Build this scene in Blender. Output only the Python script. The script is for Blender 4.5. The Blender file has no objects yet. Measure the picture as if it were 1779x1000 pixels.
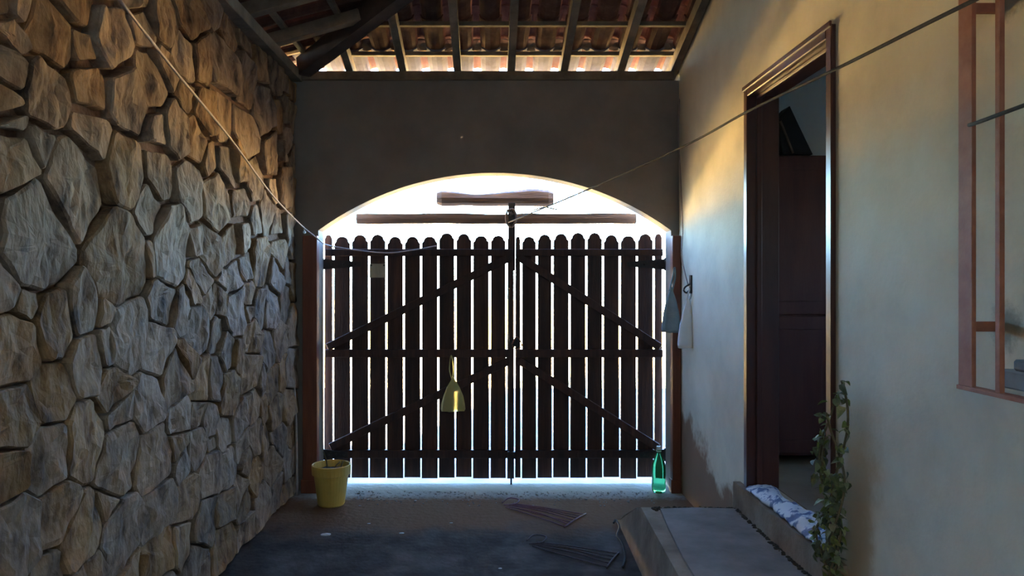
import bpy, bmesh, math, random
from mathutils import Vector, Matrix, noise
random.seed(7)
R = math.radians

# ------------------------------------------------------------------ camera
F = 1293.0; CX, CY, H = 850.0, 490.0, 1.58          # focal length in px, principal point, eye height
sc = bpy.context.scene
C = sc.collection
cam = bpy.data.cameras.new('camera'); cam_o = bpy.data.objects.new('camera', cam); C.objects.link(cam_o)
cam.sensor_fit = 'HORIZONTAL'; cam.sensor_width = 36.0; cam.lens = 36.0 * F / 1779.0
cam.shift_x = (889.5 - CX) / 1779.0; cam.shift_y = -(500.0 - CY) / 1779.0
cam_o.location = (0, 0, H); cam_o.rotation_euler = (R(90), 0, 0); cam.clip_start = 0.02
sc.camera = cam_o

# ------------------------------------------------------------------ sky, sun, exposure
w = bpy.data.worlds.new('world'); sc.world = w; w.use_nodes = True
nt = w.node_tree; bgn = nt.nodes['Background']
sky = nt.nodes.new('ShaderNodeTexSky'); sky.sky_type = 'NISHITA'; sky.sun_disc = False
sky.sun_elevation = R(26); sky.sun_rotation = R(-162); sky.air_density = 1.0; sky.dust_density = 1.0; sky.ozone_density = 3.0
tint = nt.nodes.new('ShaderNodeMix'); tint.data_type = 'RGBA'; tint.blend_type = 'MULTIPLY'; tint.inputs['Factor'].default_value = 1.0
tint.inputs['B'].default_value = (0.72, 0.91, 1.10, 1.0)      # white balance of the whole sky
nt.links.new(sky.outputs[0], tint.inputs['A']); nt.links.new(tint.outputs['Result'], bgn.inputs[0]); bgn.inputs[1].default_value = 0.95
sl = bpy.data.lights.new('sun', 'SUN'); sl.energy = 78.0; sl.angle = R(0.6); sl.color = (1.0, 0.85, 0.56)
so = bpy.data.objects.new('sun', sl); C.objects.link(so)
so.rotation_euler = Vector((0.28, 0.85, -0.44)).to_track_quat('-Z', 'Y').to_euler(); so.location = (-4, -6, 8)
vs = sc.view_settings; vs.view_transform = 'Standard'; vs.look = 'None'; vs.gamma = 1.0; vs.use_curve_mapping = False
vs.exposure = 3.2

# ------------------------------------------------------------------ helpers
def at(px, py, Y): return Vector(((px - CX) / F * Y, Y, H - (py - CY) / F * Y))
def tag(o, label=None, cat=None, group=None, kind=None):
    if label: o['label'] = label
    if cat: o['category'] = cat
    if group: o['group'] = group
    if kind: o['kind'] = kind
    return o
def empty(name, loc=(0, 0, 0)):
    o = bpy.data.objects.new(name, None); o.empty_display_size = 0.05; C.objects.link(o); o.location = loc; return o
def link(name, me, parent=None, mat=None, smooth=False):
    o = bpy.data.objects.new(name, me); C.objects.link(o)
    if mat is not None and not me.materials: me.materials.append(mat)
    if smooth:
        for p in me.polygons: p.use_smooth = True
    if parent is not None:
        o.parent = parent; o.matrix_parent_inverse = Matrix.Translation(-parent.location)
    return o
def fin(bm, name, mat=None, parent=None, smooth=False, recalc=True):
    if recalc: bmesh.ops.recalc_face_normals(bm, faces=bm.faces)
    me = bpy.data.meshes.new(name); bm.to_mesh(me); bm.free()
    return link(name, me, parent, mat, smooth)
def box(bm, a, b, bev=0.0, M=None):
    r = bmesh.ops.create_cube(bm, size=1.0); vs_ = r['verts']
    a = Vector(a); b = Vector(b); s = b - a; c = (a + b) / 2
    for v in vs_: v.co = Vector((v.co.x * s.x, v.co.y * s.y, v.co.z * s.z)) + c
    if M is not None:
        for v in vs_: v.co = M @ v.co
    if bev > 0:
        es = list({e for v in vs_ for e in v.link_edges})
        bmesh.ops.bevel(bm, geom=es, offset=bev, segments=1, affect='EDGES')
def beam(bm, p, q, wd, ht, up=(0, 0, 1), bev=0.004):
    """bar from p to q, wd across, ht along up (centred)"""
    p = Vector(p); q = Vector(q); d = (q - p); L = d.length; d.normalize()
    u = Vector(up); u = (u - d * u.dot(d)).normalized(); s = d.cross(u)
    M = Matrix(((s.x, d.x, u.x, p.x), (s.y, d.y, u.y, p.y), (s.z, d.z, u.z, p.z), (0, 0, 0, 1)))
    box(bm, (-wd / 2, 0, -ht / 2), (wd / 2, L, ht / 2), bev, M)
def B(name, a, b, mat, parent=None, bev=0.004):
    bm = bmesh.new(); box(bm, a, b, bev); return fin(bm, name, mat, parent)
def Bm(name, p, q, wd, ht, mat, parent=None, up=(0, 0, 1), bev=0.004):
    bm = bmesh.new(); beam(bm, p, q, wd, ht, up, bev); return fin(bm, name, mat, parent)
def tube(bm, pts, r, n=6, cap=True):
    pts = [Vector(p) for p in pts]; rings = []
    ref = Vector((0.13, 0.27, 0.95))
    for i, p in enumerate(pts):
        d = (pts[min(i + 1, len(pts) - 1)] - pts[max(i - 1, 0)]).normalized()
        if abs(d.dot(ref)) > 0.95: ref = Vector((1, 0.1, 0))
        s = d.cross(ref).normalized(); u = s.cross(d)
        rr = r[i] if isinstance(r, (list, tuple)) else r
        rings.append([bm.verts.new(p + (s * math.cos(a) + u * math.sin(a)) * rr) for a in [2 * math.pi * k / n for k in range(n)]])
    for a, b in zip(rings, rings[1:]):
        for k in range(n): bm.faces.new((a[k], a[(k + 1) % n], b[(k + 1) % n], b[k]))
    if cap: bm.faces.new(rings[0][::-1]); bm.faces.new(rings[-1])
def T(name, pts, r, mat, parent=None, n=6):
    bm = bmesh.new(); tube(bm, pts, r, n); return fin(bm, name, mat, parent, smooth=True)
def cat(pts, k=6):
    """Catmull-Rom through pts"""
    P = [Vector(p) for p in pts]; P = [P[0] * 2 - P[1]] + P + [P[-1] * 2 - P[-2]]; out = []
    for i in range(1, len(P) - 2):
        for j in range(k):
            t = j / k; a, b, c, d = P[i - 1], P[i], P[i + 1], P[i + 2]
            out.append(0.5 * ((2 * b) + (c - a) * t + (2 * a - 5 * b + 4 * c - d) * t * t + (3 * b - a - 3 * c + d) * t ** 3))
    out.append(P[-2]); return out
def lathe(bm, prof, n=24, loc=(0, 0, 0), wob=0.0):
    rings = []
    for r, z in prof:
        rings.append([bm.verts.new((loc[0] + r * math.cos(2 * math.pi * k / n), loc[1] + r * math.sin(2 * math.pi * k / n), loc[2] + z)) for k in range(n)])
    for a, b in zip(rings, rings[1:]):
        for k in range(n): bm.faces.new((a[k], a[(k + 1) % n], b[(k + 1) % n], b[k]))
    return rings
def extrude_poly(bm, pts, vec):
    a = [bm.verts.new(p) for p in pts]; b = [bm.verts.new(Vector(p) + Vector(vec)) for p in pts]
    bm.faces.new(a); bm.faces.new(b[::-1])
    for i in range(len(a)): bm.faces.new((a[i], b[i], b[(i + 1) % len(a)], a[(i + 1) % len(a)]))

# ------------------------------------------------------------------ materials
def mat(name, cols, scale=3.0, stretch=(1, 1, 1), rough=0.8, bump=0.3, bscale=40.0, rand=0.0, detail=6.0, metal=0.0, bdist=0.01, objco=True, rampw=(0.3, 0.7), hue=0.0, spec=0.3):
    m = bpy.data.materials.new(name); m.use_nodes = True; t = m.node_tree; N = t.nodes; L = t.links
    b = N['Principled BSDF']; b.inputs['Roughness'].default_value = rough; b.inputs['Metallic'].default_value = metal
    b.inputs['Specular IOR Level'].default_value = spec
    geo = N.new('ShaderNodeNewGeometry'); mp = N.new('ShaderNodeMapping'); mp.inputs['Scale'].default_value = stretch
    L.new(geo.outputs['Position'], mp.inputs['Vector'])
    co = mp.outputs[0]
    if rand > 0:
        oi = N.new('ShaderNodeObjectInfo'); ad = N.new('ShaderNodeVectorMath'); ad.operation = 'ADD'
        sv = N.new('ShaderNodeVectorMath'); sv.operation = 'SCALE'; sv.inputs['Scale'].default_value = 37.0
        cmb = N.new('ShaderNodeCombineXYZ'); L.new(oi.outputs['Random'], cmb.inputs[0]); L.new(oi.outputs['Random'], cmb.inputs[2])
        L.new(cmb.outputs[0], sv.inputs[0]); L.new(co, ad.inputs[0]); L.new(sv.outputs[0], ad.inputs[1]); co = ad.outputs[0]
    nz = N.new('ShaderNodeTexNoise'); nz.inputs['Scale'].default_value = scale; nz.inputs['Detail'].default_value = detail; nz.inputs['Roughness'].default_value = 0.62
    L.new(co, nz.inputs['Vector'])
    rp = N.new('ShaderNodeValToRGB'); e = rp.color_ramp.elements
    while len(e) < len(cols): e.new(0.5)
    for i, c in enumerate(cols):
        e[i].position = rampw[0] + (rampw[1] - rampw[0]) * i / max(1, len(cols) - 1); e[i].color = (*c, 1)
    L.new(nz.outputs[0], rp.inputs[0]); out = rp.outputs[0]
    if rand > 0:
        hs = N.new('ShaderNodeHueSaturation'); mr = N.new('ShaderNodeMapRange')
        mr.inputs['To Min'].default_value = 1 - rand; mr.inputs['To Max'].default_value = 1 + rand
        L.new(oi.outputs['Random'], mr.inputs['Value']); L.new(mr.outputs[0], hs.inputs['Value'])
        if hue > 0:
            mu = N.new('ShaderNodeMath'); mu.operation = 'MULTIPLY'; mu.inputs[1].default_value = 7.31; fr = N.new('ShaderNodeMath'); fr.operation = 'FRACT'
            L.new(oi.outputs['Random'], mu.inputs[0]); L.new(mu.outputs[0], fr.inputs[0])
            ms = N.new('ShaderNodeMapRange'); ms.inputs['To Min'].default_value = 1 - hue; ms.inputs['To Max'].default_value = 1 + hue
            L.new(fr.outputs[0], ms.inputs['Value']); L.new(ms.outputs[0], hs.inputs['Saturation'])
        L.new(out, hs.inputs['Color']); out = hs.outputs[0]
    L.new(out, b.inputs['Base Color'])
    if bump > 0:
        n2 = N.new('ShaderNodeTexNoise'); n2.inputs['Scale'].default_value = bscale; n2.inputs['Detail'].default_value = 5
        L.new(co, n2.inputs['Vector'])
        bp = N.new('ShaderNodeBump'); bp.inputs['Strength'].default_value = bump; bp.inputs['Distance'].default_value = bdist
        L.new(n2.outputs[0], bp.inputs['Height']); L.new(bp.outputs[0], b.inputs['Normal'])
    m['out'] = out.node.name
    return m
def overlay(m, col, axis_fn, noise_scale=3.0, fac=1.0):
    """mix colour col over the base where axis_fn(nodes, links, position) gives a mask; used for dirt and damp stains with a shape of their own, and light painted on the floor"""
    t = m.node_tree; N = t.nodes; L = t.links; b = N['Principled BSDF']
    src = b.inputs['Base Color'].links[0].from_socket
    geo = N.new('ShaderNodeNewGeometry'); sp = N.new('ShaderNodeSeparateXYZ'); L.new(geo.outputs['Position'], sp.inputs[0])
    nz = N.new('ShaderNodeTexNoise'); nz.inputs['Scale'].default_value = noise_scale; nz.inputs['Detail'].default_value = 7; nz.inputs['Roughness'].default_value = 0.65
    L.new(geo.outputs['Position'], nz.inputs['Vector'])
    def math_(op, a, b_=None, clamp=False):
        n = N.new('ShaderNodeMath'); n.operation = op; n.use_clamp = clamp
        for i, v in enumerate((a, b_)):
            if v is None: continue
            if isinstance(v, (int, float)): n.inputs[i].default_value = v
            else: L.new(v, n.inputs[i])
        return n.outputs[0]
    def ramp(v, a, b_):
        n = N.new('ShaderNodeMapRange'); n.interpolation_type = 'SMOOTHSTEP'
        n.inputs['From Min'].default_value = a; n.inputs['From Max'].default_value = b_; L.new(v, n.inputs['Value']); return n.outputs[0]
    mask = axis_fn(sp.outputs[0], sp.outputs[1], sp.outputs[2], nz.outputs[0], math_, ramp)
    mask = math_('MULTIPLY', mask, fac)
    mx = N.new('ShaderNodeMix'); mx.data_type = 'RGBA'; L.new(mask, mx.inputs['Factor']); L.new(src, mx.inputs['A']); mx.inputs['B'].default_value = (*col, 1)
    L.new(mx.outputs['Result'], b.inputs['Base Color'])

M = {}
M['stone'] = mat('stone', [(0.048, 0.031, 0.023), (0.19, 0.114, 0.067), (0.31, 0.20, 0.12), (0.175, 0.121, 0.09)], scale=8, stretch=(1, 1.2, 0.6), rough=0.9, bump=0.8, bscale=22, rand=0.22, hue=0.22, bdist=0.02)
M['mortar'] = mat('mortar', [(0.13, 0.07, 0.045), (0.21, 0.12, 0.075)], scale=8, rough=0.95, bump=0.8, bscale=50)
M['plaster'] = mat('plaster', [(0.52, 0.455, 0.335), (0.65, 0.575, 0.43), (0.73, 0.655, 0.51)], scale=1.6, rough=0.9, bump=0.25, bscale=60, bdist=0.004)
def st1(x, y, z, n, m_, r_):   # damp stain low on the wall beside the gate
    h = m_('ADD', m_('ADD', m_('MULTIPLY', n, 0.75), -0.12), m_('MULTIPLY', m_('SUBTRACT', y, 4.2), 0.30))
    return m_('MULTIPLY', r_(m_('SUBTRACT', h, z), -0.06, 0.12), r_(y, 4.15, 4.22))
overlay(M['plaster'], (0.20, 0.095, 0.045), st1, 3.5, 0.9)
def st2(x, y, z, n, m_, r_):   # brown damp around the climbing plant
    d = m_('ABSOLUTE', m_('SUBTRACT', y, 2.93)); a = r_(m_('SUBTRACT', m_('MULTIPLY', n, 0.42), d), -0.02, 0.14)
    return m_('MULTIPLY', a, r_(m_('SUBTRACT', 1.25, z), 0.0, 0.5))
overlay(M['plaster'], (0.36, 0.23, 0.10), st2, 5.0, 0.7)
def st3(x, y, z, n, m_, r_):   # mortar smudges where the grille is anchored
    a = None
    for (yy, zz) in ((2.07, 1.46), (2.05, 2.38)):
        dy = m_('SUBTRACT', y, yy); dz = m_('SUBTRACT', z, zz)
        d = m_('ADD', m_('MULTIPLY', dy, dy), m_('MULTIPLY', dz, dz))
        q = r_(m_('SUBTRACT', m_('MULTIPLY', n, 0.02), d), 0.003, 0.010)
        a = q if a is None else m_('MAXIMUM', a, q)
    return a
overlay(M['plaster'], (0.15, 0.14, 0.10), st3, 14.0, 0.7)
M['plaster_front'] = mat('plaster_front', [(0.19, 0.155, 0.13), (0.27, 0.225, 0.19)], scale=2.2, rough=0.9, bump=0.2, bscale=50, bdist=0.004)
M['concrete'] = mat('concrete', [(0.035, 0.027, 0.023), (0.068, 0.054, 0.047), (0.12, 0.098, 0.086)], scale=3.2, rough=0.95, bump=0.6, bscale=26, bdist=0.012, spec=0.04)
def fl1(x, y, z, n, m_, r_):
    a = r_(m_('ADD', y, m_('MULTIPLY', n, 0.8)), 4.95, 5.35); return a
overlay(M['concrete'], (0.16, 0.080, 0.042), fl1, 2.5, 0.9)
def fl_lit_grit(x, y, z, n, m_, r_):  # pale grit, with the light falling under the gate painted in
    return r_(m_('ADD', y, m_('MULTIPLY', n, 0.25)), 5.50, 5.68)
overlay(M['concrete'], (0.30, 0.29, 0.27), fl_lit_grit, 30.0, 0.9)
M['street'] = mat('street', [(0.58, 0.41, 0.16), (0.68, 0.50, 0.22)], scale=1.0, rough=0.9, bump=0.2, bscale=20)
M['asphalt'] = mat('asphalt', [(0.06, 0.055, 0.05), (0.10, 0.09, 0.08)], scale=3, rough=0.9, bump=0.4, bscale=60)
M['cement'] = mat('cement', [(0.17, 0.115, 0.075), (0.25, 0.18, 0.125), (0.33, 0.25, 0.18)], scale=4, rough=0.92, bump=0.5, bscale=40, spec=0.08)
M['slab'] = mat('slab', [(0.17, 0.135, 0.11), (0.235, 0.19, 0.16), (0.31, 0.26, 0.22)], scale=3, rough=0.92, bump=0.3, bscale=60, bdist=0.004, spec=0.08)
M['gatewood'] = mat('gatewood', [(0.030, 0.014, 0.012), (0.055, 0.024, 0.019), (0.085, 0.036, 0.026)], scale=6, stretch=(5, 5, 0.4), rough=0.6, bump=0.5, bscale=30, rand=0.25, bdist=0.005)
M['postwood'] = mat('postwood', [(0.14, 0.042, 0.024), (0.22, 0.07, 0.038)], scale=5, stretch=(4, 4, 0.4), rough=0.6, bump=0.4, bscale=30, bdist=0.005)
M['roofwood'] = mat('roofwood', [(0.13, 0.095, 0.065), (0.20, 0.15, 0.105), (0.27, 0.21, 0.15)], scale=6, stretch=(1, 1, 1), rough=0.85, bump=0.5, bscale=40, rand=0.2, bdist=0.005)
M['hipwood'] = mat('hipwood', [(0.065, 0.042, 0.033), (0.11, 0.075, 0.058)], scale=6, rough=0.85, bump=0.5, bscale=30, bdist=0.005)
M['tile'] = mat('tile', [(0.07, 0.03, 0.022), (0.11, 0.05, 0.035), (0.17, 0.09, 0.065)], scale=9, rough=0.85, bump=0.4, bscale=50, rand=0.2, bdist=0.004)
M['eavetile'] = mat('eavetile', [(0.20, 0.065, 0.032), (0.26, 0.10, 0.05), (0.30, 0.15, 0.09)], scale=9, rough=0.85, bump=0.4, bscale=50, rand=0.15, bdist=0.004)
M['limetile'] = mat('limetile', [(0.16, 0.12, 0.12), (0.23, 0.20, 0.21), (0.27, 0.24, 0.26)], scale=9, rough=0.85, bump=0.4, bscale=50, rand=0.15, bdist=0.004)
M['weathered'] = mat('weathered', [(0.13, 0.085, 0.065), (0.23, 0.155, 0.115)], scale=5, stretch=(0.4, 3, 3), rough=0.9, bump=0.7, bscale=25)
M['doorwood'] = mat('doorwood', [(0.06, 0.022, 0.018), (0.10, 0.036, 0.026)], scale=5, stretch=(3, 3, 0.4), rough=0.32, bump=0.15, bscale=30, bdist=0.004, spec=0.5)
M['wardrobe'] = mat('wardrobe', [(0.075, 0.026, 0.024), (0.12, 0.045, 0.036)], scale=4, stretch=(3, 3, 0.4), rough=0.5, bump=0.1)
M['inwall'] = mat('inwall', [(0.62, 0.64, 0.62), (0.70, 0.72, 0.70)], scale=1.5, rough=0.9, bump=0.1)
M['infloor'] = mat('infloor', [(0.30, 0.24, 0.17), (0.40, 0.33, 0.24)], scale=5, rough=0.6, bump=0.1)
M['warmwall'] = mat('warmwall', [(0.22, 0.165, 0.10), (0.27, 0.205, 0.13)], scale=1.0, rough=0.9, bump=0.1)
M['rust'] = mat('rust', [(0.28, 0.10, 0.06), (0.38, 0.155, 0.095)], scale=20, rough=0.7, bump=0.3, bscale=90, bdist=0.002)
M['iron'] = mat('iron', [(0.03, 0.026, 0.025), (0.06, 0.045, 0.04)], scale=30, rough=0.6, bump=0.3, bscale=90, metal=0.4, bdist=0.002)
M['cord'] = mat('cord', [(0.02, 0.017, 0.016), (0.04, 0.032, 0.03)], scale=60, rough=0.8, bump=0)
M['cable'] = mat('cable', [(0.30, 0.22, 0.19), (0.40, 0.31, 0.27)], scale=30, rough=0.5, bump=0)
M['yellow'] = mat('yellow_plastic', [(0.55, 0.36, 0.08), (0.64, 0.43, 0.11)], scale=8, rough=0.5, bump=0.05)
M['soil'] = mat('soil', [(0.03, 0.022, 0.015), (0.07, 0.05, 0.03)], scale=30, rough=1, bump=0.8, bscale=80)
M['paper'] = mat('paper', [(0.40, 0.33, 0.24), (0.50, 0.42, 0.31)], scale=20, rough=0.9, bump=0)
M['greybag'] = mat('grey_cloth', [(0.17, 0.22, 0.23), (0.25, 0.30, 0.31)], scale=12, rough=0.9, bump=0.5, bscale=60, bdist=0.004)
M['whitebag'] = mat('white_cloth', [(0.82, 0.82, 0.83), (0.88, 0.88, 0.89)], scale=9, rough=0.7, bump=0.4, bscale=30, bdist=0.004)
M['floral'] = mat('floral_cloth', [(0.16, 0.20, 0.32), (0.30, 0.36, 0.48), (0.74, 0.76, 0.78), (0.78, 0.79, 0.80)], scale=17, rough=0.9, bump=0.4, bscale=60, rampw=(0.40, 0.54), detail=3, bdist=0.004)
M['wire'] = mat('wire', [(0.06, 0.045, 0.05), (0.11, 0.08, 0.085)], scale=30, rough=0.6, bump=0)
M['redwire'] = mat('red_wire', [(0.13, 0.055, 0.075), (0.20, 0.09, 0.11)], scale=30, rough=0.6, bump=0)
M['leaf'] = mat('leaf', [(0.06, 0.08, 0.03), (0.14, 0.155, 0.06), (0.34, 0.30, 0.15)], scale=9, rough=0.6, bump=0.1, rand=0.5, hue=0.35)
M['stem'] = mat('stem', [(0.10, 0.075, 0.04), (0.17, 0.13, 0.07)], scale=30, rough=0.9, bump=0.3)
M['scrap'] = mat('scrap', [(0.55, 0.53, 0.49), (0.68, 0.66, 0.62)], scale=20, rough=0.9, bump=0.3)
M['pebble'] = mat('pebble', [(0.12, 0.105, 0.09), (0.27, 0.24, 0.21), (0.42, 0.40, 0.37)], scale=14, rough=0.95, bump=0.3)
M['black'] = mat('black', [(0.012, 0.010, 0.010), (0.025, 0.02, 0.02)], scale=8, rough=0.6, bump=0)
M['sill'] = mat('sillstone', [(0.20, 0.23, 0.26), (0.33, 0.35, 0.37)], scale=6, rough=0.6, bump=0.2)
M['bluegrey'] = mat('bluegrey', [(0.10, 0.14, 0.19), (0.2, 0.25, 0.31)], scale=12, rough=0.6, bump=0.1)
M['whiteplastic'] = mat('white_plastic', [(0.7, 0.7, 0.7), (0.75, 0.75, 0.75)], rough=0.4, bump=0)
def trans(name, col, rough, t=0.6, alpha=1.0):
    m = bpy.data.materials.new(name); m.use_nodes = True; b = m.node_tree.nodes['Principled BSDF']
    nz = m.node_tree.nodes.new('ShaderNodeTexNoise'); nz.inputs['Scale'].default_value = 25
    mx = m.node_tree.nodes.new('ShaderNodeMix'); mx.data_type = 'RGBA'; mx.inputs['A'].default_value = (*[c * 0.8 for c in col], 1); mx.inputs['B'].default_value = (*col, 1)
    m.node_tree.links.new(nz.outputs[0], mx.inputs['Factor']); m.node_tree.links.new(mx.outputs['Result'], b.inputs['Base Color'])
    b.inputs['Roughness'].default_value = rough; b.inputs['Transmission Weight'].default_value = t; b.inputs['IOR'].default_value = 1.2
    return m
M['greenpet'] = trans('green_plastic', (0.10, 0.62, 0.26), 0.12, 0.75)
M['bagfilm'] = trans('bag_film', (0.62, 0.55, 0.24), 0.45, 0.45)
M['glass'] = trans('window_glass', (0.55, 0.6, 0.6), 0.05, 0.9)

# ------------------------------------------------------------------ dimensions
XL, XR = -1.43, 1.44            # face of the stones, face of the house wall
XM = -1.50                      # mortar plane
Y0, Y1 = 5.65, 5.83             # gate wall, inner and outer face
YR = -1.3                       # rear edge of the roof
YB = -4.0                       # end of the added yard behind the camera
ZP = 3.11                       # top of the gate wall, underside of the plate

# ------------------------------------------------------------------ floor, yard, street
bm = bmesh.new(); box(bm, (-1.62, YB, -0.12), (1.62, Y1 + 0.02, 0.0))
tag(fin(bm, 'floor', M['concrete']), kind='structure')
B('sidewalk', (-40, Y1 + 0.02, -0.16), (40, 7.2, -0.012), M['slab'], None, 0.01)['kind'] = 'structure'
B('road_added', (-40, 7.2, -0.3), (40, 12.0, -0.13), M['asphalt'], None, 0)['kind'] = 'structure'  # dark road added to cut the light bounced up through the arch
bm = bmesh.new(); box(bm, (-40, 12.0, -0.3), (40, 70, -0.012))
tag(fin(bm, 'ground_far', M['street']), kind='structure')

# ------------------------------------------------------------------ gate wall with its arch
arc = []
xa, xb, zs, rise = -1.298, 1.38, 1.973, 0.437
hc = (xb - xa) / 2; Rr = (hc * hc + rise * rise) / (2 * rise); xc = (xa + xb) / 2
for i in range(37):
    x = xa + (xb - xa) * i / 36
    arc.append((x, Y0, zs + math.sqrt(max(0, Rr * Rr - (x - xc) ** 2)) - (Rr - rise)))
bm = bmesh.new(); cols = []
for (x, zb_) in [(-1.6, 0), (xa, 0)]: cols.append((x, zb_))
def col(x, zb_): return [bm.verts.new((x, y, z)) for z in (zb_, ZP) for y in (Y0, Y1)]
segs = [[(-1.6, 0), (xa, 0)], [(p[0], p[2]) for p in arc], [(xb, 0), (1.6, 0)]]
for sg in segs:
    cs = [col(*c) for c in sg]
    for p, q in zip(cs, cs[1:]):
        bm.faces.new((p[0], q[0], q[2], p[2])); bm.faces.new((p[1], p[3], q[3], q[1])); bm.faces.new((p[2], q[2], q[3], p[3])); bm.faces.new((p[0], p[1], q[1], q[0]))
    if sg[0][1] == 0 and sg[1][1] == 0:
        for p in (cs[0], cs[1]): bm.faces.new((p[0], p[2], p[3], p[1]))
bmesh.ops.remove_doubles(bm, verts=bm.verts, dist=1e-5)
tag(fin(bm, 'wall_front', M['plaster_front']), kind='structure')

# ------------------------------------------------------------------ house wall with door and window openings
def wall_x(name, x0, x1, ys, zs_, holes, m):
    bm = bmesh.new()
    ys = sorted(ys); zs_ = sorted(zs_)
    for i in range(len(ys) - 1):
        for j in range(len(zs_) - 1):
            cy, cz = (ys[i] + ys[i + 1]) / 2, (zs_[j] + zs_[j + 1]) / 2
            if any(h[0] < cy < h[1] and h[2] < cz < h[3] for h in holes): continue
            box(bm, (x0, ys[i], zs_[j]), (x1, ys[i + 1], zs_[j + 1]))
    bmesh.ops.remove_doubles(bm, verts=bm.verts, dist=1e-5)
    seen = {}
    for f in bm.faces: seen.setdefault(tuple(sorted(v.index for v in f.verts)), []).append(f)
    bm.verts.index_update(); seen = {}
    for f in bm.faces: seen.setdefault(tuple(sorted(v.index for v in f.verts)), []).append(f)
    dead = [f for fs in seen.values() if len(fs) > 1 for f in fs]
    bmesh.ops.delete(bm, geom=dead, context='FACES')
    return tag(fin(bm, name, m), kind='structure')
DY0, DY1, DZ0, DZ1 = 3.093, 4.156, 0.44, 2.655
WY0, WY1, WZ0, WZ1 = 0.9, 1.96, 1.345, 2.45
wall_x('wall_right', XR, XR + 0.15, [YR, WY0, WY1, DY0, DY1, Y0], [0, DZ0, WZ0, WZ1, DZ1, 4.3], [(DY0, DY1, DZ0, DZ1), (WY0, WY1, WZ0, WZ1)], M['plaster'])
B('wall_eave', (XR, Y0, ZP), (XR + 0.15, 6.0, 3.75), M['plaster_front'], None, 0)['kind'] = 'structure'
B('wall_yard_added', (XR, YB, 0), (XR + 0.15, YR, 4.3), M['warmwall'])['kind'] = 'structure'  # unseen yard wall, added to shape the light from behind
B('wall_back_sunblock', (-6, YB - 0.3, 0), (6, YB, 6.0), M['warmwall'])['kind'] = 'structure'  # unseen tall wall, added to keep the sun out from behind

# ------------------------------------------------------------------ stone wall
wl = empty('wall_left', (XM, 3.0, 0)); tag(wl, kind='structure')
B('mortar_bed', (-1.62, YR, 0), (XM, Y0, 3.10), M['mortar'], wl, bev=0)
B('eave_fill', (-1.62, YR, 3.10), (-1.56, 5.75, 3.25), M['mortar'], wl, bev=0)  # filling added to keep light from entering at the left eave
B('wall_yard_left_added', (-1.62, YB, 0), (XM, YR, 1.9), M['warmwall'])['kind'] = 'structure'  # unseen low wall, added so sky light reaches in from rear left
ST = '''20 8 40 30;55 12 35 40;35 55 50 40;25 110 55 60;15 170 50 60;105 55 70 100;152 78 24 70;95 160 80 100;165 145 35 90;205 60 80 100
40 290 110 120;85 262 45 60;35 232 50 40;170 245 40 95;235 165 60 100;265 45 35 80;150 325 120 165;80 405 160 190;230 305 48 130;220 450 110 150
20 495 50 100;60 465 32 36;66 525 24 80;108 565 50 130;160 540 50 76;165 632 55 105;197 541 18 22;203 598 24 85;40 610 90 130;40 725 85 110
105 685 45 95;160 765 62 170;98 800 55 160;208 680 52 55;237 580 58 130;218 716 42 36;25 822 60 92;45 930 110 120;157 928 65 145;108 985 45 60
222 800 65 135;226 935 75 125;203 873 36 28;300 40 60 80;345 30 50 80;300 112 46 60;360 92 40 70;400 110 40 90;440 140 40 90;470 195 38 100
330 165 32 66;288 232 34 100;318 225 46 105;365 200 35 80;400 205 35 90;440 235 30 100;480 262 30 100;502 320 18 90;292 298 46 110;345 325 45 115
305 430 70 150;270 430 12 110;390 355 45 130;376 280 25 60;405 285 20 60;432 355 22 60;405 430 40 70;435 412 30 60;455 375 20 60;475 370 24 70
490 392 20 60;508 405 14 50;460 455 30 70;440 458 15 60;492 440 26 70;485 485 28 60;506 465 14 80;362 480 22 90;358 428 9 18;395 488 55 16
295 525 55 75;330 540 28 60;350 505 20 50;352 575 35 105;373 525 20 60;390 520 20 70;386 580 28 60;420 540 28 100;443 515 20 30;443 541 18 22
459 540 14 100;448 586 28 68;480 528 28 70;503 525 18 70;287 602 55 85;336 625 25 90;316 662 55 95;272 695 26 120;360 660 28 80;384 655 23 90
403 615 20 62;420 618 15 50;445 645 32 70;408 685 35 75;475 615 28 60;492 595 18 66;481 670 24 70;463 660 12 60;448 705 28 60;322 722 58 62
355 722 16 50;375 738 25 60;402 752 28 50;428 735 24 50;468 712 15 60;487 715 20 70;281 800 44 125;320 762 40 46;331 803 50 46;374 772 26 30
373 822 32 90;403 815 25 80;432 768 24 46;438 800 28 36;470 765 20 60;490 765 18 60;452 825 25 50;480 810 32 60;428 858 34 44;335 868 45 78
287 890 50 100;367 908 45 70;402 885 32 60;434 875 26 60;464 880 28 80;486 855 20 60;292 962 45 90;328 940 30 80;352 985 40 70;398 955 46 90
435 922 25 60;240 990 40 40;268 1002 36 40'''
seeds = []
for row in ST.replace('\n', ';').split(';'):
    x, y, ww, hh = map(float, row.split())
    Y = -XL * F / (CX - x); z = H - (y - CY) / F * Y
    wy = ww / (-XL * F / (Y * Y)); wz = hh / (F / Y)
    seeds.append((Y, z, 0.5 * math.sqrt(wy * wz)))
rs = random.Random(11)
tries = 0
while tries < 6000:                       # the rest of the wall, beyond the frame
    tries += 1
    Y = rs.uniform(0.9, 5.6); z = rs.uniform(0.02, 3.08); r = rs.uniform(0.11, 0.19)
    if all((Y - s[0]) ** 2 * 0.8 + (z - s[1]) ** 2 > (0.62 * (r + s[2])) ** 2 * 1.25 for s in seeds): seeds.append((Y, z, r))
AN = 0.88
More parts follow.
